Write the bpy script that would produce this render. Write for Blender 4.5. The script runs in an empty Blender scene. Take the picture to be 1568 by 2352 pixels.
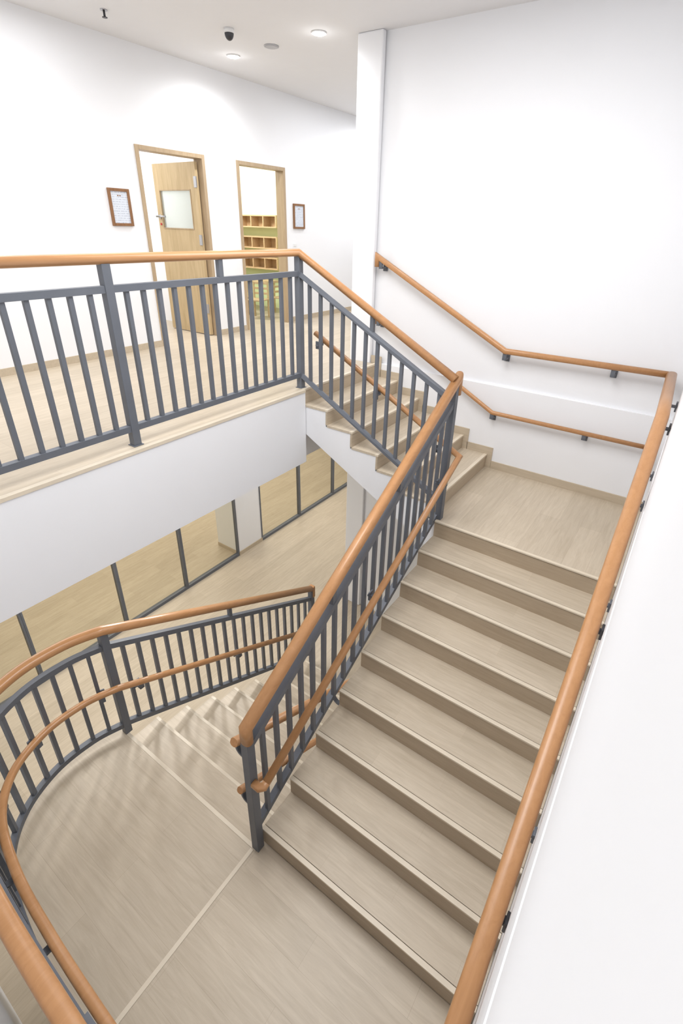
import bpy, math, random, bmesh
from mathutils import Vector, Matrix
random.seed(3)
COL=bpy.context.collection
# ------------------------------------------------------------------ dims
R=.155; T=.286
YN=2.354; XB=-1.59; XE=-1.503; F=2.303; YB=3.664; XR=1.49; ZC=5.33; XW=-4.072
ZL=9*R; ZG=-9*R; ZF=1.539; XU=-.067; T2=.2926; R2=(F-ZL)/6
# ------------------------------------------------------------------ materials
def newmat(name):
    m=bpy.data.materials.new(name); m.use_nodes=True
    nt=m.node_tree; b=nt.nodes['Principled BSDF']
    return m,nt,b
def plain(name,col,rough=.5,metal=0,noise=.03,scale=6,spec=.5,bump=0):
    m,nt,b=newmat(name)
    g=nt.nodes.new('ShaderNodeNewGeometry'); n=nt.nodes.new('ShaderNodeTexNoise'); n.inputs['Scale'].default_value=scale
    nt.links.new(g.outputs['Position'],n.inputs['Vector'])
    r=nt.nodes.new('ShaderNodeValToRGB')
    r.color_ramp.elements[0].position=.3; r.color_ramp.elements[1].position=.7
    r.color_ramp.elements[0].color=(*[max(0,c*(1-noise)) for c in col],1)
    r.color_ramp.elements[1].color=(*[min(1,c*(1+noise)) for c in col],1)
    nt.links.new(n.outputs['Fac'],r.inputs['Fac']); nt.links.new(r.outputs['Color'],b.inputs['Base Color'])
    b.inputs['Roughness'].default_value=rough; b.inputs['Metallic'].default_value=metal
    b.inputs['Specular IOR Level'].default_value=spec
    return m
def wood(name,c1,c2,axis='Y',rough=.4,stretch=12,scale=3.0,planks=None,jc=.80,spec=.4):
    """grain running along axis; optional planks=(length,width)"""
    m,nt,b=newmat(name); N=nt.nodes.new; L=nt.links.new
    g=N('ShaderNodeNewGeometry'); mp=N('ShaderNodeMapping'); L(g.outputs['Position'],mp.inputs['Vector'])
    s={'X':(1,stretch,stretch),'Y':(stretch,1,stretch),'Z':(stretch,stretch,1)}[axis]
    mp.inputs['Scale'].default_value=s
    n=N('ShaderNodeTexNoise'); n.inputs['Scale'].default_value=scale; n.inputs['Detail'].default_value=8; n.inputs['Roughness'].default_value=.68
    n.inputs['Distortion'].default_value=.7
    L(mp.outputs['Vector'],n.inputs['Vector'])
    r=N('ShaderNodeValToRGB'); r.color_ramp.elements[0].position=.28; r.color_ramp.elements[1].position=.74
    r.color_ramp.elements[0].color=(*c1,1); r.color_ramp.elements[1].color=(*c2,1)
    L(n.outputs['Fac'],r.inputs['Fac'])
    out=r.outputs['Color']
    if planks:
        mp2=N('ShaderNodeMapping'); L(g.outputs['Position'],mp2.inputs['Vector'])
        if axis=='Y': mp2.inputs['Rotation'].default_value=(0,0,math.pi/2)
        br=N('ShaderNodeTexBrick'); L(mp2.outputs['Vector'],br.inputs['Vector'])
        br.inputs['Scale'].default_value=1; br.inputs['Brick Width'].default_value=planks[0]; br.inputs['Row Height'].default_value=planks[1]
        br.inputs['Mortar Size'].default_value=.0013; br.inputs['Mortar Smooth'].default_value=.3
        br.inputs['Color1'].default_value=(1,1,1,1); br.inputs['Color2'].default_value=(.905,.90,.89,1); br.inputs['Mortar'].default_value=(jc,jc*.97,jc*.94,1)
        mx=N('ShaderNodeMixRGB'); mx.blend_type='MULTIPLY'; mx.inputs[0].default_value=1
        L(out,mx.inputs[1]); L(br.outputs['Color'],mx.inputs[2]); out=mx.outputs[0]
    L(out,b.inputs['Base Color']); b.inputs['Roughness'].default_value=rough; b.inputs['Specular IOR Level'].default_value=spec
    return m
WALL=plain('white_paint',(.84,.845,.865),.65,noise=.006,scale=2,spec=.2)
CEIL=plain('ceiling_paint',(.77,.77,.785),.8,noise=.005,spec=.1)
FA=(.475,.395,.295); FB=(.615,.53,.415)
FLY=wood('vinyl_planks_long',FA,FB,'Y',.38,planks=(1.2,.18))
FLX=wood('vinyl_planks_cross',FA,FB,'X',.38,planks=(1.2,.18))
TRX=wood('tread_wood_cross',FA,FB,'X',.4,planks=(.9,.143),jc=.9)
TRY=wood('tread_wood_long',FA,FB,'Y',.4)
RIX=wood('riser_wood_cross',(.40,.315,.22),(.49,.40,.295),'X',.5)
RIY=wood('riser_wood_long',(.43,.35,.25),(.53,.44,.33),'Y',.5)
NOS=plain('nosing_strip',(.675,.59,.465),.4,noise=.04)
BASE=wood('baseboard_wood',(.47,.39,.285),(.57,.48,.365),'X',.5)
RAIL=wood('handrail_wood',(.42,.205,.082),(.52,.27,.12),'Y',.30,stretch=10,scale=3,spec=.5)
MET=plain('grey_metal',(.122,.133,.155),.45,noise=.05,spec=.45)
OAK=wood('oak_veneer',(.43,.315,.17),(.61,.47,.28),'Z',.45,stretch=12,scale=2)
OAKF=wood('oak_frame',(.37,.27,.165),(.50,.38,.25),'Z',.45,stretch=12,scale=2)
SHELF=wood('shelf_wood',(.52,.35,.19),(.64,.46,.27),'X',.5)
CREAM=plain('cream_paint',(.86,.83,.66),.7,noise=.01)
GREEN=plain('green_paint',(.74,.84,.48),.7,noise=.01)
FRAME=wood('frame_wood',(.19,.09,.038),(.29,.145,.065),'Z',.4)
STEEL=plain('brushed_steel',(.5,.5,.52),.3,metal=1,noise=.05)
BLACK=plain('black_plastic',(.03,.03,.035),.3)
WPL=plain('white_plastic',(.8,.8,.8),.4)
GREYP=plain('grey_plastic',(.45,.45,.47),.5)
REDP=plain('red_plastic',(.55,.03,.04),.4)
def glassmat(name,tint,alpha,rough=.02,diff=0):
    m,nt,b=newmat(name); N=nt.nodes.new; L=nt.links.new
    tr=N('ShaderNodeBsdfTransparent'); tr.inputs[0].default_value=(*tint,1)
    gl=N('ShaderNodeBsdfGlossy'); gl.inputs['Roughness'].default_value=rough
    lw=N('ShaderNodeLayerWeight'); lw.inputs[0].default_value=.5
    pw=N('ShaderNodeMath'); pw.operation='POWER'; pw.inputs[1].default_value=5; L(lw.outputs['Facing'],pw.inputs[0])
    ad=N('ShaderNodeMath'); ad.operation='MULTIPLY_ADD'; ad.inputs[1].default_value=.9; ad.inputs[2].default_value=alpha; L(pw.outputs[0],ad.inputs[0])
    mx=N('ShaderNodeMixShader'); L(ad.outputs[0],mx.inputs[0]); L(tr.outputs[0],mx.inputs[1]); L(gl.outputs[0],mx.inputs[2])
    out=mx
    if diff:
        df=N('ShaderNodeBsdfDiffuse'); df.inputs[0].default_value=(.85,.88,.86,1)
        m2=N('ShaderNodeMixShader'); m2.inputs[0].default_value=diff; L(mx.outputs[0],m2.inputs[1]); L(df.outputs[0],m2.inputs[2]); out=m2
    L(out.outputs[0],nt.nodes['Material Output'].inputs[0]); return m
GLASS=glassmat('clear_glass',(.93,.92,.87),.03)
FROST=glassmat('door_glass',(.9,.93,.9),.06,.15,.35)
def emis(name,col,s):
    m,nt,b=newmat(name); b.inputs['Emission Color'].default_value=(*col,1); b.inputs['Emission Strength'].default_value=s
    b.inputs['Base Color'].default_value=(*col,1); return m
LAMP=emis('lamp_glow',(1,.98,.95),30)
PAPER,nt,b=newmat('printed_paper')
g=nt.nodes.new('ShaderNodeNewGeometry')
wv=nt.nodes.new('ShaderNodeTexWave'); wv.bands_direction='Z'; wv.inputs['Scale'].default_value=14; nt.links.new(g.outputs['Position'],wv.inputs['Vector'])
nz=nt.nodes.new('ShaderNodeTexNoise'); nz.inputs['Scale'].default_value=70; nt.links.new(g.outputs['Position'],nz.inputs['Vector'])
ml=nt.nodes.new('ShaderNodeMath'); ml.operation='MULTIPLY'; nt.links.new(wv.outputs['Fac'],ml.inputs[0]); nt.links.new(nz.outputs['Fac'],ml.inputs[1])
rr=nt.nodes.new('ShaderNodeValToRGB'); rr.color_ramp.elements[0].position=.40; rr.color_ramp.elements[0].color=(.66,.70,.77,1); rr.color_ramp.elements[1].position=.52; rr.color_ramp.elements[1].color=(.42,.46,.55,1)
nt.links.new(ml.outputs[0],rr.inputs[0]); nt.links.new(rr.outputs[0],b.inputs['Base Color'])
# ------------------------------------------------------------------ mesh helpers
def mk(name,verts,faces,mat,parent=None,smooth=None,bevel=0,label=None):
    me=bpy.data.meshes.new(name); me.from_pydata([tuple(v) for v in verts],[],faces); me.materials.append(mat)
    if smooth is not None:
        for i,p in enumerate(me.polygons): p.use_smooth=i in smooth
    me.update()
    bm=bmesh.new(); bm.from_mesh(me); bmesh.ops.recalc_face_normals(bm,faces=bm.faces); bm.to_mesh(me); bm.free()
    xs=[v.co.x for v in me.vertices]; ys=[v.co.y for v in me.vertices]; zs=[v.co.z for v in me.vertices]
    o=Vector(((min(xs)+max(xs))/2,(min(ys)+max(ys))/2,min(zs)))
    me.transform(Matrix.Translation(-o))
    ob=bpy.data.objects.new(name,me); COL.objects.link(ob); ob.location=o
    if parent is not None:
        base=Vector((0,0,0)); p=parent
        while p is not None: base+=p.location; p=p.parent
        ob.parent=parent; ob.location=o-base
    if bevel:
        mo=ob.modifiers.new('bevel','BEVEL'); mo.width=bevel; mo.segments=2; mo.limit_method='ANGLE'
    if label: ob['label']=label
    return ob
BF=[(0,3,2,1),(4,5,6,7),(0,1,5,4),(1,2,6,5),(2,3,7,6),(3,0,4,7)]
def boxvf(lo,hi):
    x0,y0,z0=lo; x1,y1,z1=hi
    v=[(x0,y0,z0),(x1,y0,z0),(x1,y1,z0),(x0,y1,z0),(x0,y0,z1),(x1,y0,z1),(x1,y1,z1),(x0,y1,z1)]
    return v,BF
def box(name,lo,hi,mat,parent=None,bevel=0,label=None):
    v,f=boxvf(lo,hi); return mk(name,v,f,mat,parent,bevel=bevel,label=label)
def boxes(name,lst,mat,parent=None,bevel=0,label=None):
    V=[];Fc=[]
    for lo,hi in lst:
        v,f=boxvf(lo,hi); n=len(V); V+=v; Fc+=[tuple(i+n for i in q) for q in f]
    return mk(name,V,Fc,mat,parent,bevel=bevel,label=label)
def prism(name,poly,axis,a,b,mat,parent=None,bevel=0,label=None):
    n=len(poly)
    def P(u,v,w): return {'x':(w,u,v),'y':(u,w,v),'z':(u,v,w)}[axis]
    V=[P(u,v,a) for u,v in poly]+[P(u,v,b) for u,v in poly]
    Fc=[tuple(range(n)),tuple(range(2*n-1,n-1,-1))]+[(i,(i+1)%n,(i+1)%n+n,i+n) for i in range(n)]
    return mk(name,V,Fc,mat,parent,bevel=bevel,label=label)
def sweep(name,path,w,h,mat,parent=None,shape='oval',side=None,label=None):
    path=[Vector(p) for p in path]; n=len(path)
    if shape=='oval':
        K=20; sec=[]
        for i in range(K):
            a=2*math.pi*i/K; c,s=math.cos(a),math.sin(a)
            e=.8
            sec.append((w/2*math.copysign(abs(c)**e,c),h/2*math.copysign(abs(s)**e,s)))
    else: K=4; sec=[(-w/2,-h/2),(w/2,-h/2),(w/2,h/2),(-w/2,h/2)]
    V=[];
    for i in range(n):
        si=max(0,i-1) ; t=(path[si+1]-path[si]).normalized()
        if 0<i<n-1:
            t2=(path[i+1]-path[i]).normalized(); m=(t+t2).normalized()
        else: m=t
        sd=Vector(side) if side else t.cross(Vector((0,0,1))).normalized()
        up=sd.cross(t).normalized()
        for a,bb in sec:
            p=path[i]+sd*a+up*bb
            k=(path[i]-p).dot(m)/t.dot(m)
            V.append(p+t*k)
    Fc=[];sm=set()
    for i in range(n-1):
        for j in range(K):
            Fc.append((i*K+j,i*K+(j+1)%K,(i+1)*K+(j+1)%K,(i+1)*K+j))
            if shape=='oval': sm.add(len(Fc)-1)
    Fc.append(tuple(range(K-1,-1,-1))); Fc.append(tuple(range((n-1)*K,n*K)))
    return mk(name,V,Fc,mat,parent,smooth=sm,label=label)
def cyl(name,c,r,h,mat,parent=None,seg=32,axis='z',r2=None,label=None):
    r2=r if r2 is None else r2; V=[]
    for k,(rr_,hh) in enumerate(((r,0),(r2,h))):
        for i in range(seg):
            a=2*math.pi*i/seg; u,v=rr_*math.cos(a),rr_*math.sin(a)
            V.append({'z':(c[0]+u,c[1]+v,c[2]+hh),'x':(c[0]+hh,c[1]+u,c[2]+v),'y':(c[0]+u,c[1]+hh,c[2]+v)}[axis])
    Fc=[(i,(i+1)%seg,(i+1)%seg+seg,i+seg) for i in range(seg)]+[tuple(range(seg)),tuple(range(seg,2*seg))]
    return mk(name,V,Fc,mat,parent,smooth=set(range(seg)),label=label)
def thing(name,loc,label,cat,group=None):
    e=bpy.data.objects.new(name,None); e.location=loc; e.empty_display_size=.1; COL.objects.link(e)
    e['label']=label; e['category']=cat
    if group: e['group']=group
    return e
def st(o,label=None):
    o['kind']='structure'
    if label: o['label']=label
    o['category']=o.name.split('_')[0].split('.')[0]
    return o
# ------------------------------------------------------------------ SETTING
YS=-1.37; YEND=9.2; XFAR=-9; YP=3.625; XP=-1.895
st(box('floor',(XFAR,YS-3,ZG-.1),(XR+.3,YEND,ZG),FLY),'pale wood plank floor of the lower level')
fp=[(XFAR,YS-3),(XE-.02,YS-3),(XE-.02,2.312),(-1.562,2.312),(-1.562,YP-.002),(XP-.002,YP-.002),(XP-.002,YEND),(XFAR,YEND)]
st(prism('floor',fp,'z',F-.02,F,FLY),'pale wood plank floor of the upper gallery')
fp=[(XFAR,YS-3),(XE,YS-3),(XE,2.312),(-1.60,2.312),(-1.60,YP-.002),(XP-.002,YP-.002),(XP-.002,YEND),(XFAR,YEND)]
st(prism('wall_slab',fp,'z',ZF,F-.02,WALL),'thick white edge band of the upper gallery slab')
st(box('trim_1',(XE-.032,YS,F-.024),(XE+.006,2.312,F+.003),NOS,bevel=.002),'pale wood edge strip along the gallery slab')
st(box('ceiling',(XFAR,YS-3,ZC),(XR+.3,YEND,ZC+.1),CEIL),'flat white ceiling')
st(box('wall_back',(XP,YB,ZG),(XR+.2,YB+.14,F),WALL),'white stair wall, lower thicker part')
st(box('wall_back',(XP,YB+.035,F),(XR+.2,YB+.14,ZC),WALL),'tall white stair wall')
st(box('wall_pilaster',(XP,YP,ZG),(-1.615,YB+.02,ZC),WALL,bevel=.012),'white projecting wall corner')
st(box('wall_corridor',(XP,YB+.14,F-.02),(-1.78,YEND,ZC),WALL),'white corridor side wall')
st(box('wall_corridor',(XP,YB+.14,ZG),(-1.78,YEND,F-.02),WALL),'white lower corridor side wall')
st(box('wall_end',(XFAR,YEND,ZG),(-1.78,YEND+.1,ZC),WALL),'white end wall')
st(box('wall_right',(XR,YS,ZG),(XR+.2,YB,F),WALL),'white stair side wall, lower part')
st(box('wall_right',(XR+.004,YS-3,F),(XR+.2,YB+.04,ZC),WALL),'tall white stair side wall')
st(box('wall_south',(XFAR,YS-.12,ZG),(XR+.2,YS,F-.02),WALL),'white wall below the near gallery')
D=[(2.60,3.545),(4.07,5.01)]; DT=F+2.15
segs=[((XW-.13,YS-3,F),(XW,D[0][0],ZC)),((XW-.13,D[0][1],F),(XW,D[1][0],ZC)),((XW-.13,D[1][1],F),(XW,YEND,ZC)),
      ((XW-.13,D[0][0],DT),(XW,D[0][1],ZC)),((XW-.13,D[1][0],DT),(XW,D[1][1],ZC))]
st(boxes('wall_left',segs,WALL),'long white wall with two doorways')
for i,(a,b_) in enumerate([(YS-3,D[0][0]),(D[0][1],D[1][0]),(D[1][1],YEND)]):
    st(box('baseboard_left',(XW,a,F),(XW+.014,b_,F+.075),BASE),'pale wood baseboard')
st(box('wall_room',(XFAR,3.80,F),(XW-.13,3.90,ZC),WALL),'white partition between the rooms')
st(box('wall_room',(XFAR,1.2,F),(XW-.13,1.3,ZC),WALL),'white room wall')
st(box('wall_room',(XFAR-.1,1.2,F),(XFAR,YEND,ZC),CREAM),'cream room wall')
YR=6.05; GZ=F+1.47
st(box('wall_room',(XFAR,YR,GZ),(XW-.13,YR+.1,ZC),CREAM),'cream upper room wall')
st(box('wall_room',(XFAR,YR,F),(XW-.13,YR+.1,GZ),GREEN),'light green lower room wall')
for i,(a,b_) in enumerate(D):
    w=.045
    st(boxes('door_%d'%(i+1),[((XW-.14,a,F),(XW+.014,a+w,DT)),((XW-.14,b_-w,F),(XW+.014,b_,DT)),((XW-.14,a+w,DT-w),(XW+.014,b_-w,DT))],OAKF,bevel=.003),'oak door frame in the white wall')
leaf=thing('door_leaf',(-4.15,3.46,F),'light oak door with a square glazed panel, standing open','door')
lx0,lx1=-4.97,-4.14; ly0,ly1=3.445,3.485; z0,z1=F+.01,F+2.075
wx0,wx1=-4.87,-4.27; wz0,wz1=F+1.34,F+1.77
boxes('door_panel',[((lx0,ly0,z0),(wx0,ly1,z1)),((wx1,ly0,z0),(lx1,ly1,z1)),((wx0,ly0,z0),(wx1,ly1,wz0)),((wx0,ly0,wz1),(wx1,ly1,z1))],OAK,leaf)
box('window_pane',(wx0,ly0+.012,wz0),(wx1,ly1-.012,wz1),FROST,leaf,label='translucent square glass pane')
boxes('glazing_bead',[((wx0-.012,ly0-.006,wz0-.012),(wx0,ly0,wz1+.012)),((wx1,ly0-.006,wz0-.012),(wx1+.012,ly0,wz1+.012)),((wx0,ly0-.006,wz0-.012),(wx1,ly0,wz0)),((wx0,ly0-.006,wz1),(wx1,ly0,wz1+.012))],OAKF,leaf)
cyl('handle_rose',(lx0+.05,ly0-.012,F+1.47),.026,.012,STEEL,leaf,axis='y')
sweep('door_handle',[(lx0+.05,ly0-.005,F+1.47),(lx0+.05,ly0-.055,F+1.47),(lx0+.22,ly0-.055,F+1.47)],.024,.024,STEEL,leaf,side=(0,0,1),label='steel lever handle')
cyl('door_lock',(lx0+.05,ly0-.01,F+1.38),.013,.01,REDP,leaf,axis='y',label='small red lock indicator')
for zz in (F+.3,F+1.15,F+1.8):
    box('hinge',(lx1-.03,ly0-.012,zz),(lx1+.014,ly0+.004,zz+.12),STEEL,leaf,label='steel hinge')
def cubby(z,name='wall_shelf'):
    x0,x1=-6.25,-5.05; y0,y1=YR-.20,YR-.001; h=.20; t=.02
    e=thing(name,((x0+x1)/2,YR-.14,z),'brown wooden wall shelf divided into open cubbies','shelf','cubby shelves on the green wall')
    boxes('shelf_board',[((x0,y0,z),(x1,y1,z+t)),((x0,y0,z+h-t),(x1,y1,z+h))],SHELF,e)
    n=4
    for i in range(n+1):
        x=x0+(x1-x0-t)*i/n; box('divider',(x,y0+.002,z+t),(x+t,y1,z+h-t),SHELF,e)
    box('back_panel',(x0+t,y1-.012,z+t),(x1-t,y1-.004,z+h-t),SHELF,e)
for z in (F+1.36,F+1.02,F+.68): cubby(z)
def chair(x,y,rot):
    e=thing('child_chair',(x,y,F),'small light wooden child chair with slatted back','chair','child chairs in the classroom')
    c,s=math.cos(rot),math.sin(rot)
    def tb(name,lo,hi):
        v,f=boxvf(lo,hi); v=[(x+c*a-s*b2,y+s*a+c*b2,F+zz) for a,b2,zz in v]; return mk(name,v,f,OAK,e,bevel=.004)
    tb('seat',(-.15,-.15,.28),(.15,.15,.30))
    for a in(-.14,.115):
        tb('leg',(a,-.14,0),(a+.025,-.115,.28)); tb('leg',(a,.115,0),(a+.025,.14,.56))
    for zz in (.36,.44,.52): tb('back_slat',(-.115,.12,zz),(.115,.135,zz+.035))
chair(-4.72,4.98,.3); chair(-5.2,5.0,-.2); chair(-4.62,5.5,1.57)
tb=thing('classroom_table',(-5.4,5.5,F),'low light wooden classroom table','table')
box('table_top',(-5.95,5.32,F+.5),(-4.95,5.72,F+.53),OAK,tb,bevel=.005)
for a in (-5.92,-5.02):
    for b_ in(5.35,5.65): box('leg',(a,b_,F),(a+.04,b_+.04,F+.5),OAK,tb)
def pic(y0,y1,z0,z1,lab):
    e=thing('picture_frame',(XW,(y0+y1)/2,z0),lab,'picture frame','framed notices beside the doors')
    t=.028; x0,x1=XW+.001,XW+.024
    boxes('frame',[((x0,y0,z0),(x1,y0+t,z1)),((x0,y1-t,z0),(x1,y1,z1)),((x0,y0+t,z0),(x1,y1-t,z0+t)),((x0,y0+t,z1-t),(x1,y1-t,z1))],FRAME,e,bevel=.003)
    box('paper',(x0,y0+t,z0+t),(x0+.012,y1-t,z1-t),PAPER,e,label='white printed notice')
    ym=(y0+y1)/2
    boxes('emblem',[((x0+.012,ym-.020,z1-.074),(x0+.0135,ym-.006,z1-.062)),((x0+.012,ym+.006,z1-.074),(x0+.0135,ym+.020,z1-.062))],FRAME,e,label='small dark emblem on the notice')
pic(2.195,2.445,3.66,4.02,'brown wooden frame with a printed notice, beside the open door')
pic(5.17,5.43,3.67,4.01,'brown wooden frame with a printed notice, beside the classroom doorway')
sw=thing('light_switch',(XW,5.2,F+1.05),'small white wall switch plate','switch')
box('plate',(XW,5.17,F+1.12),(XW+.008,5.23,F+1.16),WPL,sw,bevel=.002)
box('rocker',(XW+.008,5.185,F+1.125),(XW+.012,5.215,F+1.155),WPL,sw)
def downlight(x,y,power=45):
    e=thing('downlight',(x,y,ZC),'round recessed ceiling downlight, switched on','ceiling light','recessed ceiling downlights')
    cyl('trim_ring',(x,y,ZC-.012),.07,.012,WPL,e); cyl('lens',(x,y,ZC-.016),.055,.006,LAMP,e,label='glowing round lens')
    l=bpy.data.lights.new('downlight_lamp','SPOT'); l.energy=power; l.spot_size=math.radians(168); l.spot_blend=1; l.shadow_soft_size=.06; l.color=(.98,.99,1)
    o=bpy.data.objects.new('downlight_lamp',l); COL.objects.link(o); o.location=(x,y,ZC-.03)
    l=bpy.data.lights.new('downlight_spill','POINT'); l.energy=.45; l.shadow_soft_size=.03  # extra point light, added to throw a halo on the ceiling around the lens
    o=bpy.data.objects.new('downlight_spill',l); COL.objects.link(o); o.location=(x,y,ZC-.12)
downlight(-3.46,3.55,105); downlight(-2.2,3.43,45); downlight(-3.46,6.9,110); downlight(-3.46,.1,60)
cm=thing('dome_camera',(-2.88,2.95,ZC),'small dark dome security camera on the ceiling','security camera')
cx_,cy_,dr=-2.88,2.95,.042
cyl('mount',(cx_,cy_,ZC-.035),.046,.035,WPL,cm,label='white round mount')
V=[];Fc=[];K=24;M=8
for j in range(M+1):
    a=math.pi/2*j/M
    for i in range(K): b_=2*math.pi*i/K; V.append((cx_+dr*math.cos(a)*math.cos(b_),cy_+dr*math.cos(a)*math.sin(b_),ZC-.035-.055*math.sin(a)))
for j in range(M):
    for i in range(K): Fc.append((j*K+i,j*K+(i+1)%K,(j+1)*K+(i+1)%K,(j+1)*K+i))
mk('dome',V,Fc,BLACK,cm,smooth=set(range(len(Fc))),label='glossy black dome')
sp_=thing('ceiling_speaker',(-2.87,3.51,ZC),'round grey ceiling speaker grille','speaker')
cyl('rim',(-2.87,3.51,ZC-.008),.075,.008,GREYP,sp_); cyl('grille',(-2.87,3.51,ZC-.012),.063,.006,GREYP,sp_)
sk=thing('fire_sprinkler',(-3.50,2.1,ZC),'small dark fire sprinkler head','sprinkler')
cyl('escutcheon',(-3.50,2.1,ZC-.006),.03,.006,STEEL,sk); cyl('stem',(-3.50,2.1,ZC-.05),.009,.045,BLACK,sk); cyl('deflector',(-3.50,2.1,ZC-.054),.022,.004,BLACK,sk)
# ------------------------------------------------------------------ ground level glass partition
XG=-4.0
ys=[-2.2,-1.0,.19,1.34,2.36,3.45]; ys2=[4.0,5.06,6.15,7.25,8.3,YEND]
st(box('wall_pier',(XG-.5,3.45,ZG),(XG+.02,4.0,ZF),WALL),'white pier between glass partitions')
st(box('wall_lower',(XFAR-.1,YS-3,ZG),(XFAR,YEND,ZF),WALL),'white far wall of the lower room')
st(boxes('baseboard_pier',[((XG+.02,3.44,ZG),(XG+.032,4.01,ZG+.07)),((XG-.5,3.438,ZG),(XG+.032,3.45,ZG+.07))],BASE),'pale wood baseboard around the pier')
k=1
for Y in (ys,ys2):
    for a,b_ in zip(Y[:-1],Y[1:]):
        e=bpy.data.objects.new('window_%d'%k,None); e.location=(XG,(a+b_)/2,ZG); COL.objects.link(e); st(e,'black framed full height glass partition panel'); k+=1
        boxes('frame',[((XG-.03,a-.002,ZG),(XG+.03,a+.022,ZF)),((XG-.03,b_-.022,ZG),(XG+.03,b_+.0,ZF)),((XG-.03,a+.022,ZG),(XG+.03,b_-.022,ZG+.05)),((XG-.03,a+.022,ZF-.05),(XG+.03,b_-.022,ZF))],MET,e)
        box('pane',(XG-.005,a+.022,ZG+.05),(XG+.005,b_-.022,ZF-.05),GLASS,e)
# ------------------------------------------------------------------ STAIRS
XS=XR-.002
mf=thing('staircase',(XR/2,T*4,0),'straight flight of pale wood-look steps with darker risers','staircase')
poly=[(.02,-.2)]
for k in range(8): poly+= [(k*T+.02,(k+1)*R-.022),((k+1)*T+.02,(k+1)*R-.022)]
poly+=[(8*T+.02,ZL-.32)]
prism('stringer',poly,'x',.0,XS,WALL,mf,label='white plastered underside')
for k in range(9):
    s=bpy.data.objects.new('step',None); s.location=Vector((XR/2,k*T,k*R))-mf.location; COL.objects.link(s); s.parent=mf
    if k<8: box('tread',(-.005,k*T+.028,(k+1)*R-.022),(XS,(k+1)*T+.003,(k+1)*R),TRX,s)
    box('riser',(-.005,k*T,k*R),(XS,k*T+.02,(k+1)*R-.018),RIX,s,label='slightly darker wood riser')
    box('nosing',(-.006,k*T-.005,(k+1)*R-.012),(XS,k*T+.024,(k+1)*R+.0015),NOS,s,bevel=.001,label='pale nosing strip')
cl=thing('stair_landing',(.7,3,ZL),'square corner landing with pale wood planks','landing')
box('floor_covering',(XU,8*T+.022,ZL-.02),(XS,YB-.001,ZL),FLY,cl)
box('slab',(XU-.02,8*T+.022,ZL-.32),(XS,YB-.001,ZL-.02),WALL,cl,label='white concrete slab')
uf=thing('staircase',(-.8,3,ZL),'short flight of pale wood-look steps rising to the gallery','staircase')
Y0,Y1=2.315,YB-.001
poly=[(XU-.021,ZL-.315),(XU-.021,ZL+R2-.022)]
for j in range(1,6): poly+=[(XU-j*T2-.02,ZL+j*R2-.022),(XU-j*T2-.02,ZL+(j+1)*R2-.022)]
poly+=[(-1.598,F-.022),(-1.598,1.86+.03)]
prism('stringer',poly,'y',Y0+.004,YP-.003,WALL,uf,label='white plastered side and underside')
for j in range(6):
    s=bpy.data.objects.new('step',None); s.location=Vector((XU-j*T2,3,ZL+j*R2))-uf.location; COL.objects.link(s); s.parent=uf
    xr=XU-j*T2
    if j<5: box('tread',(xr-T2-.003,Y0,ZL+(j+1)*R2-.022),(xr-.03,Y1,ZL+(j+1)*R2),TRY,s)
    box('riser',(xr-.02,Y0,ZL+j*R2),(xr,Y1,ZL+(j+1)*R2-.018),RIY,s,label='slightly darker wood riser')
    box('nosing',(xr-.03,Y0-.002,ZL+(j+1)*R2-.018),(xr+.005,Y1,ZL+(j+1)*R2+.002),NOS,s,bevel=.0015,label='pale nosing strip')
sg=[((-.005,YB-.013,ZL),(XR,YB,ZL+.085))]
for j in range(6):
    xr=XU-j*T2
    sg.append(((xr-T2+.055 if j<5 else -1.61,YB-.013,ZL+(j)*R2),(xr+.06,YB,ZL+(j+1)*R2+.085)))
st(boxes('baseboard_back',sg,BASE),'stepped pale wood skirting along the stair wall')
def catmull(P,n=8):
    out=[]
    P=[Vector(p) for p in P]
    for i in range(len(P)-1):
        p0=P[max(i-1,0)];p1=P[i];p2=P[i+1];p3=P[min(i+2,len(P)-1)]
        for s in range(n):
            t=s/n
            out.append(.5*((2*p1)+(p2-p0)*t+(2*p0-5*p1+4*p2-p3)*t*t+(3*p1-p0-3*p2+p3)*t**3))
    out.append(P[-1]); return out
plan=catmull([(-1.47,-.05),(-1.55,-.28),(-1.555,-.58),(-1.43,-.87),(-1.17,-1.07),(-.78,-1.165),(-.33,-1.20),(.15,-1.212),(.75,-1.215),(1.46,-1.215)])
def offset(path,d):
    out=[]
    for i,p in enumerate(path):
        dd=d(i) if callable(d) else d
        a=path[max(i-1,0)]; b_=path[min(i+1,len(path)-1)]; t=(b_-a).normalized(); out.append(p+Vector((-t.y,t.x))*dd)
    return out
outer=offset(plan,-.055)
bars=offset(plan,lambda i:.03*min(1,i/24))
ll=thing('stair_landing',(-.2,-.6,0),'lower landing with curved edge and pale wood planks','landing')
pl=[(p.x,p.y) for p in outer]; pl[-1]=(XS,pl[-1][1])
poly=pl+[(XS,-.001),(0.0,-.001),(0,-.058),(-1.50,-.058)]
prism('floor_covering',poly,'z',-.02,0,FLX,ll)
prism('slab',poly,'z',-.24,-.02,WALL,ll,label='white concrete slab')
box('joint_strip',(-.045,-1.22,0),(-.02,-.08,.003),NOS,ll,label='thin pale joint strip')
YL=-.056
lf=thing('staircase',(-.75,T*4,ZG),'flight of pale wood-look steps going down from the curved landing','staircase')
XL0,XL1=-1.50,-.008
poly=[(YL+.0,-.30),(YL+.0,-R-.022)]
for k in range(1,9): poly+=[(YL+k*T-.02,-k*R-.022),(YL+k*T-.02,-(k+1)*R-.022)] if k<8 else [(YL+k*T-.02,-k*R-.022),(YL+k*T-.02,ZG)]
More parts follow.
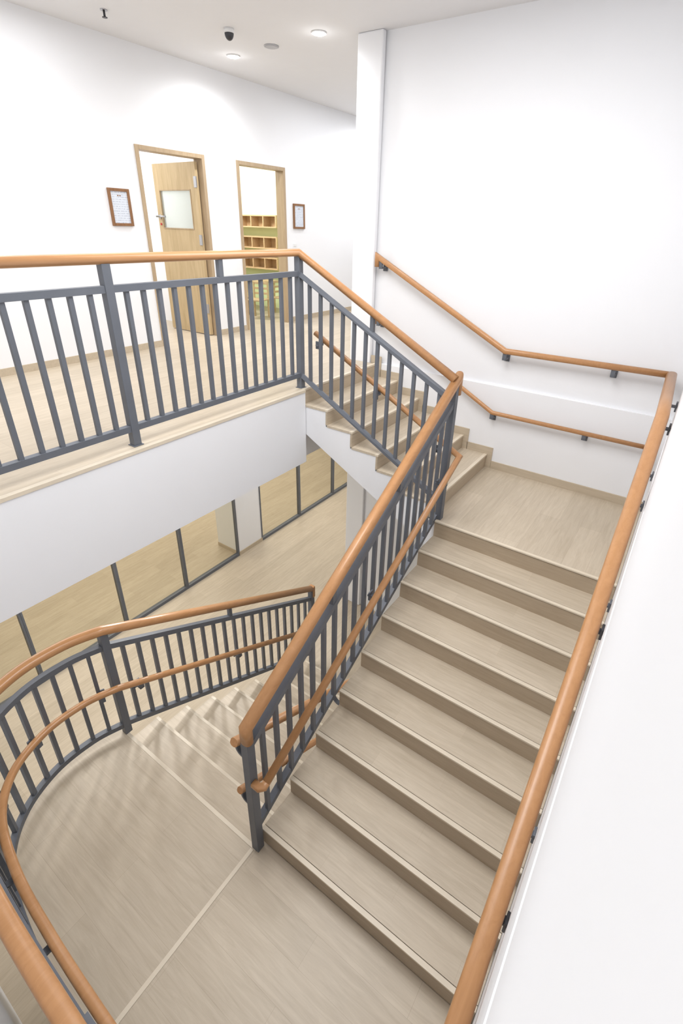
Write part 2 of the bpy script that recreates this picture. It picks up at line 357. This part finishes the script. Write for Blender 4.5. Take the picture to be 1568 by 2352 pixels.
poly+=[(YL+8*T-.5,ZG)]
prism('stringer',poly,'x',XL0+.004,XL1,WALL,lf,label='white plastered side and underside')
for k in range(9):
    s=bpy.data.objects.new('step',None); s.location=Vector((-.75,YL+k*T,-(k+1)*R))-lf.location; COL.objects.link(s); s.parent=lf
    y=YL+k*T
    if k>0: box('tread',(XL0,y-T-.003,-k*R-.022),(XL1,y-.02,-k*R),TRX,s)
    yr=y-.02 if k else y
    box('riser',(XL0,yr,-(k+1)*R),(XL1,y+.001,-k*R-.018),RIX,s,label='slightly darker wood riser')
    if k: box('nosing',(XL0,y-.02,-k*R-.018),(XL1,y+.004,-k*R+.0015),NOS,s,bevel=.001,label='pale nosing strip')
    else: box('nosing',(XL0,y-.022,0),(XL1,y+.004,.0025),NOS,s,label='pale nosing strip')
# ------------------------------------------------------------------ RAILINGS
RW,RH=.078,.062; PS=.057; BS=.027; BAR=.042
def post(x,y,z0,z1,par,s=PS,name='newel_post'): return box(name,(x-s/2,y-s/2,z0),(x+s/2,y+s/2,z1),MET,par,bevel=.003)
def foot(x,y,z,par,s=.076): return box('base_plate',(x-s/2,y-s/2,z),(x+s/2,y+s/2,z+.006),MET,par,bevel=.002)
def rotbar(name,p,d,h,za,zb,par):
    ang=math.atan2(d.y,d.x)
    pts=[(p.x+a*math.cos(ang)*h-b2*math.sin(ang)*h,p.y+a*math.sin(ang)*h+b2*math.cos(ang)*h) for a,b2 in((-1,-1),(1,-1),(1,1),(-1,1))]
    return mk(name,[(q[0],q[1],za) for q in pts]+[(q[0],q[1],zb) for q in pts],BF,MET,par)
def balus(P,Q,z0a,z0b,z1a,z1b,n,par):
    P=Vector(P);Q=Vector(Q)
    for i in range(1,n):
        t=i/n; rotbar('baluster',P.lerp(Q,t),Q-P,BS/2,z0a+(z0b-z0a)*t,z1a+(z1b-z1a)*t,par)
br=thing('balcony_railing',(XB,.5,F),'dark grey metal balustrade with wood handrail along the gallery','railing')
zr=F+1.208; ze=ZL+1.277
sweep('handrail',[(XB,-2.2,zr),(XB,YN,zr),(0.0,YN,ze)],RW,RH,RAIL,br,label='orange-brown wooden handrail')
tb0=zr-.17; tbe=ze-.175; bb0=F+.13; bbe=ZL+.16
sweep('top_bar',[(XB,-2.2,tb0),(XB,YN,tb0),(0,YN,tbe)],.045,BAR,MET,br,'rect')
sweep('bottom_bar',[(XB,-2.2,bb0),(XB,YN,bb0),(0,YN,bbe)],.045,BAR,MET,br,'rect')
for y in (-1.26,.547,YN):
    post(XB,y,F,zr-RH/2+.006,br); foot(XB,y,F,br)
for y in (-.355,1.45): post(XB,y,tb0,zr-RH/2+.006,br,s=.04,name='stub_post')
n=15
balus((XB,.547),(XB,YN),bb0,bb0,tb0,tb0,n,br); balus((XB,-1.26),(XB,.547),bb0,bb0,tb0,tb0,n,br)
balus((XB,YN),(0,YN),bb0,bbe,tb0,tbe,13,br)
xm=XB/2; zm=(zr+ze)/2; post(xm,YN,zm-.17,zm-RH/2+.01,br,s=.035,name='stub_post')
mr=thing('stair_railing',(0,0,0),'dark grey metal balustrade with wood handrail beside the main flight','railing')
zs0=1.215
sweep('handrail',[(0,-.055,zs0-.11),(0,-.055,zs0),(0,YN+.045,ze+.0),(0,YN+.045,ze-.13)],RW,RH,RAIL,mr,side=(1,0,0),label='orange-brown wooden handrail with mitred drop ends')
def mz(y): return zs0+(ze-zs0)*(y+.055)/(YN+.1)
sweep('top_bar',[(0,-.04,mz(-.04)-.16),(0,YN,mz(YN)-.16)],.045,BAR,MET,mr,'rect')
sweep('bottom_bar',[(-.03,-.04,.185),(-.03,YN,1.43)],.045,BAR,MET,mr,'rect')
post(-.01,-.045,0,zs0-.03,mr); post(0,YN,ZL-.15,ze-.03,mr)
nb=20
for i in range(1,nb):
    t=i/nb; y=-.045+(YN+.045)*t; za=.185+(1.43-.185)*(y+.04)/(YN+.04); zb=mz(y)-.16
    box('baluster',(-.015-BS/2,y-BS/2,za),(-.015+BS/2,y+BS/2,zb),MET,mr)
for y in(.75,1.55): box('stub_post',(-.018,y-.018,mz(y)-.16),(.018,y+.018,mz(y)-.02),MET,mr)
lr=thing('stair_railing',(-1.47,0,0),'dark grey metal balustrade curving around the lower landing','railing')
ZT=1.085
yE=2.32; zE=-.12
sweep('handrail',[(-1.47,yE,zE),(-1.47,-.05,ZT)]+[(p.x,p.y,ZT) for p in plan[1:]],RW,RH,RAIL,lr,label='orange-brown wooden handrail')
g1=.15
sweep('top_bar',[(-1.47,yE,zE-g1),(-1.47,-.05,ZT-g1)]+[(p.x,p.y,ZT-g1) for p in bars[1:]],.04,.042,MET,lr,'rect')
sweep('bottom_bar',[(-1.47,yE,-1.06-.09),(-1.47,-.05,.10)]+[(p.x,p.y,.09) for p in bars[1:]],.04,.042,MET,lr,'rect')
post(-1.47,-.05,0,ZT-.02,lr); post(-1.47,yE,ZG,zE-.02,lr)
box('end_cap',(-1.505,yE-.005,zE-.13),(-1.435,yE+.04,zE+.03),RAIL,lr,bevel=.01,label='wooden rail end')
post(-1.47,1.1,ZT-.57-g1-.02,ZT-.57-.02,lr,s=.035,name='stub_post')
balus((-1.47,-.05),(-1.47,yE),.10,-1.15,ZT-g1,zE-g1,20,lr)
L=[0]
for a,b_ in zip(bars[:-1],bars[1:]): L.append(L[-1]+(b_-a).length)
def at(s):
    for i in range(len(L)-1):
        if L[i+1]>=s:
            t=(s-L[i])/(L[i+1]-L[i]); return bars[i].lerp(bars[i+1],t),(bars[i+1]-bars[i]).normalized()
    return bars[-1],(bars[-1]-bars[-2]).normalized()
s=.12; cnt=0
while s<L[-1]-.05:
    p,d=at(s); cnt+=1; isp=cnt%11==0
    rotbar('newel_post' if isp else 'baluster',p,d,(PS if isp else BS)/2,0 if isp else .09,ZT-.02 if isp else ZT-g1,lr)
    s+=.12
# ---- secondary handrails and wall handrails
CW,CH=.05,.045
def bracket(par,p,wall,up=.05):
    p=Vector(p); w=Vector(wall); d=(w-p); d.z=0; dn=d.normalized(); pr=Vector((-dn.y,dn.x,0))
    V=[];Fc=[]
    def ob(c,ext):
        n=len(V)
        for sz in(-1,1):
            for a,b2 in((-1,-1),(1,-1),(1,1),(-1,1)): V.append(c+dn*ext[0]*a+pr*ext[1]*b2+Vector((0,0,ext[2]*sz)))
        Fc.extend([tuple(i+n for i in q) for q in BF])
    zl=p.z-up-.03
    ob(Vector((p.x,p.y,p.z-.02-up/2)),(.012,.018,up/2+.01))
    ob(Vector(((p.x+w.x)/2,(p.y+w.y)/2,zl)),(d.length/2+.012,.018,.008))
    ob(Vector((w.x,w.y,zl))-dn*.006,(.006,.026,.035))
    return mk('bracket',V,Fc,MET,par,bevel=.002,label='dark grey metal bracket')
def hook(par,p,wall,drop=.10):
    """curved J bracket from rail centre down and round to a post"""
    p=Vector(p); w=Vector(wall); pts=[p+Vector((0,0,-.015))]
    d=Vector((w.x-p.x,w.y-p.y,0)); n=8
    for i in range(n+1):
        a=math.pi/2*i/n
        pts.append(p+Vector((0,0,-.04))+d*(1-math.cos(a))+Vector((0,0,-(drop-.04)*math.sin(a))))
    sd=d.normalized().cross(Vector((0,0,1)))
    return sweep('bracket',pts,.03,.014,MET,par,'rect',side=sd,label='curved dark grey metal bracket')
wh=thing('wall_handrail',(.5,YB,ZL),'round orange-brown wood handrail on grey brackets along the stair wall','handrail')
yh=YB-.07; xh=1.415
zc_=ZL+1.285
def wz(y,zt,z0): return zt+(z0-zt)*(2.35-y)/(2.35+.22)
zbot=1.19
path=[(-1.545,yh,3.35),(-1.545,yh,3.45),(-.03,yh,zc_-.0),(xh-.03,yh,zc_+.015)]
sweep('handrail',path,.06,.055,RAIL,wh,side=(0,-1,0),label='orange-brown wooden rail along the back wall')
sweep('handrail',[(xh-.03,yh-.0,zc_+.015),(xh+.01,2.38,zc_+.01),(xh+.018,-.22,zbot),(xh+.028,-.75,zbot)],.08,.064,RAIL,wh,label='orange-brown wooden rail along the side wall')
for x,z in((-1.50,3.42),(-.03,zc_),(.95,zc_+.01)): bracket(wh,(x,yh,z),(x,YB+.033,z))
for y in(3.0,2.42,1.1,-.05,): 
    z=zc_ if y>2.35 else wz(y,zc_,zbot); bracket(wh,(xh+.012,y,z),(XR+.002 if z-.08>F else XR-.001,y,z))
wc=thing('wall_handrail',(.5,YB,ZL),'slim lower orange-brown wood handrail on the stair wall','handrail')
zc2=2.04
sweep('handrail',[(-1.54,yh,2.76),(-1.54,yh,2.83),(-.06,yh,zc2),(xh-.03,yh,zc2-.005)],CW*.9,CH*.9,RAIL,wc,side=(0,-1,0))
sweep('handrail',[(xh-.03,yh,zc2-.005),(xh+.005,2.38,zc2-.005),(xh+.005,-.2,.62),(xh+.005,-.6,.62)],CW,CH,RAIL,wc)
for x,z in((-1.50,2.81),(-.06,zc2),(.85,zc2)): bracket(wc,(x,yh,z),(x,YB if z-.06<F else YB+.033,z),.03)
for y in(3.1,2.5,1.7,.5,-.3): 
    z=zc2 if y>2.35 else max(.62,wz(y,zc2,.62)); bracket(wc,(xh+.005,y,z),(XR-.001,y,z),.03)
cc=thing('lower_handrail',(.08,1,0),'slim lower orange-brown wood handrail fixed inside the balustrade','handrail')
sweep('handrail',[(.085,-.03,.74),(.085,YN+.08,2.0),(-1.47,YN+.08,2.83)],CW,CH,RAIL,cc)
sweep('rail_return',[(.085,.0,.755),(.085,-.035,.738),(.065,-.055,.735),(.02,-.055,.735)],CW,CH,RAIL,cc,side=None,label='short wooden return at the rail end')
for y in(1.2,2.2): z=.74+(2.0-.74)*(y+.03)/(YN+.11); bracket(cc,(.085,y,z),(.01,y,z),.03)
for x in(-1.40,-.75,-.1): z=2.0+(.83)*(.085-x)/1.555; bracket(cc,(x,YN+.08,z),(x,YN+.025,z),.03)
cd_=thing('lower_handrail',(-1.39,0,0),'slim lower orange-brown wood handrail curving inside the landing balustrade','handrail')
inn=offset(plan,lambda i: .085+.015*min(1,i/20))
ZCH=.575
sweep('handrail',[(-1.385,2.15,-.60),(-1.385,-.07,ZCH)]+[(p.x,p.y,ZCH) for p in inn[3:]],CW,CH,RAIL,cd_)
for i in(4,18,30,40,48,56): p=inn[i]; q=bars[i]; bracket(cd_,(p.x,p.y,ZCH),(q.x,q.y,ZCH),.03)
for y in(.1,1.1,2.0): z=ZCH-(y+.07)*.529; bracket(cd_,(-1.385,y,z),(-1.455,y,z),.03)
for zz,w,h,lab in((1.04,RW*.72,RH*.78,'orange-brown wood handrail of the descending flight, fixed to the balustrade'),(.58,CW*.9,CH*.9,'slim lower wood handrail of the descending flight, fixed to the balustrade')):
    e=thing('lower_handrail',(-.1,0,0),lab,'handrail')
    x=-.092
    sweep('handrail',[(x,-.075,zz),(x,2.1,zz-2.175*.542)],w,h,RAIL,e,side=(1,0,0))
    hook(e,(x,-.05,zz-.01),(-.038,-.045,zz))
    for y in(.9,1.8): z=zz-(y+.075)*.542; hook(e,(x,y,z),(-.028,y,z))
# ------------------------------------------------------------------ LIGHTS
def area(loc,size,power,rot=(0,0,0),col=(1,1,1),sy=None):  # unseen fill lights added below the ceilings, without fixtures
    l=bpy.data.lights.new('ceiling_area','AREA'); l.energy=power; l.size=size; l.color=col
    if sy: l.shape='RECTANGLE'; l.size_y=sy
    o=bpy.data.objects.new('ceiling_area',l); COL.objects.link(o); o.location=loc; o.rotation_euler=rot; return o
area((-.25,1.0,ZC-.04),1.8,112,sy=2.2,col=(.985,.99,1))  # main fill, added above the stairwell out of view
area((-3,.6,ZC-.04),1.2,38,sy=2.5,col=(.98,.985,1))
area((-2.9,6.2,ZC-.04),1.0,30,sy=2.6,col=(.94,.96,1))  # fill added to lift the dark corridor
area((-2.9,.8,ZF-.03),1.0,44,sy=3)
area((-3,5.5,ZF-.03),1.0,42,sy=2)
area((-6.5,2.2,ZF-.03),2.5,100,sy=5,col=(1,.95,.86))
area((-6.5,6.5,ZF-.03),2.5,68,sy=3,col=(1,.95,.86))
area((-6,2.6,ZC-.04),1.5,80,sy=1.5); area((-5.6,4.5,ZC-.5),.8,62,rot=(math.radians(38),0,0),sy=.6,col=(1,1,.94))  # room fills; the tilted one is added to brighten the shelf wall
for loc,en,rx,ry in(((-2.35,.75,ZF-.03),30,-20,-25),((-2.75,1.9,ZF-.03),55,-35,-25)):
    l=bpy.data.lights.new('lower_downlight','SPOT'); l.energy=en; l.spot_size=math.radians(150); l.spot_blend=.7; l.shadow_soft_size=.06
    o=bpy.data.objects.new('lower_downlight',l); COL.objects.link(o); o.location=loc
    o.rotation_euler=(math.radians(rx),math.radians(ry),0)
w=bpy.data.worlds.new('world'); bpy.context.scene.world=w; w.use_nodes=True
w.node_tree.nodes['Background'].inputs[0].default_value=(.96,.98,1,1); w.node_tree.nodes['Background'].inputs[1].default_value=1.4
# ------------------------------------------------------------------ CAMERA
yaw,pit,rol=map(math.radians,(33.694,26.700,1.822))
fwd=Vector((-math.sin(yaw)*math.cos(pit),math.cos(yaw)*math.cos(pit),-math.sin(pit)))
rt=Vector((math.cos(yaw),math.sin(yaw),0)); up=rt.cross(fwd)
r2=rt*math.cos(rol)+up*math.sin(rol); u2=up*math.cos(rol)-rt*math.sin(rol)
cd=bpy.data.cameras.new('camera'); co=bpy.data.objects.new('camera',cd); COL.objects.link(co)
co.matrix_world=Matrix((( r2.x,u2.x,-fwd.x,1.461),(r2.y,u2.y,-fwd.y,-1.244),(r2.z,u2.z,-fwd.z,3.726),(0,0,0,1)))
cd.sensor_fit='AUTO'; cd.sensor_width=36; cd.lens=1129.24*36/2352; cd.shift_x=(784-811.88)/2352; cd.shift_y=(1088.69-1176)/2352; cd.clip_start=.02
bpy.context.scene.camera=co
sc=bpy.context.scene
sc.view_settings.view_transform='Standard'; sc.view_settings.look='None'; sc.view_settings.exposure=.05
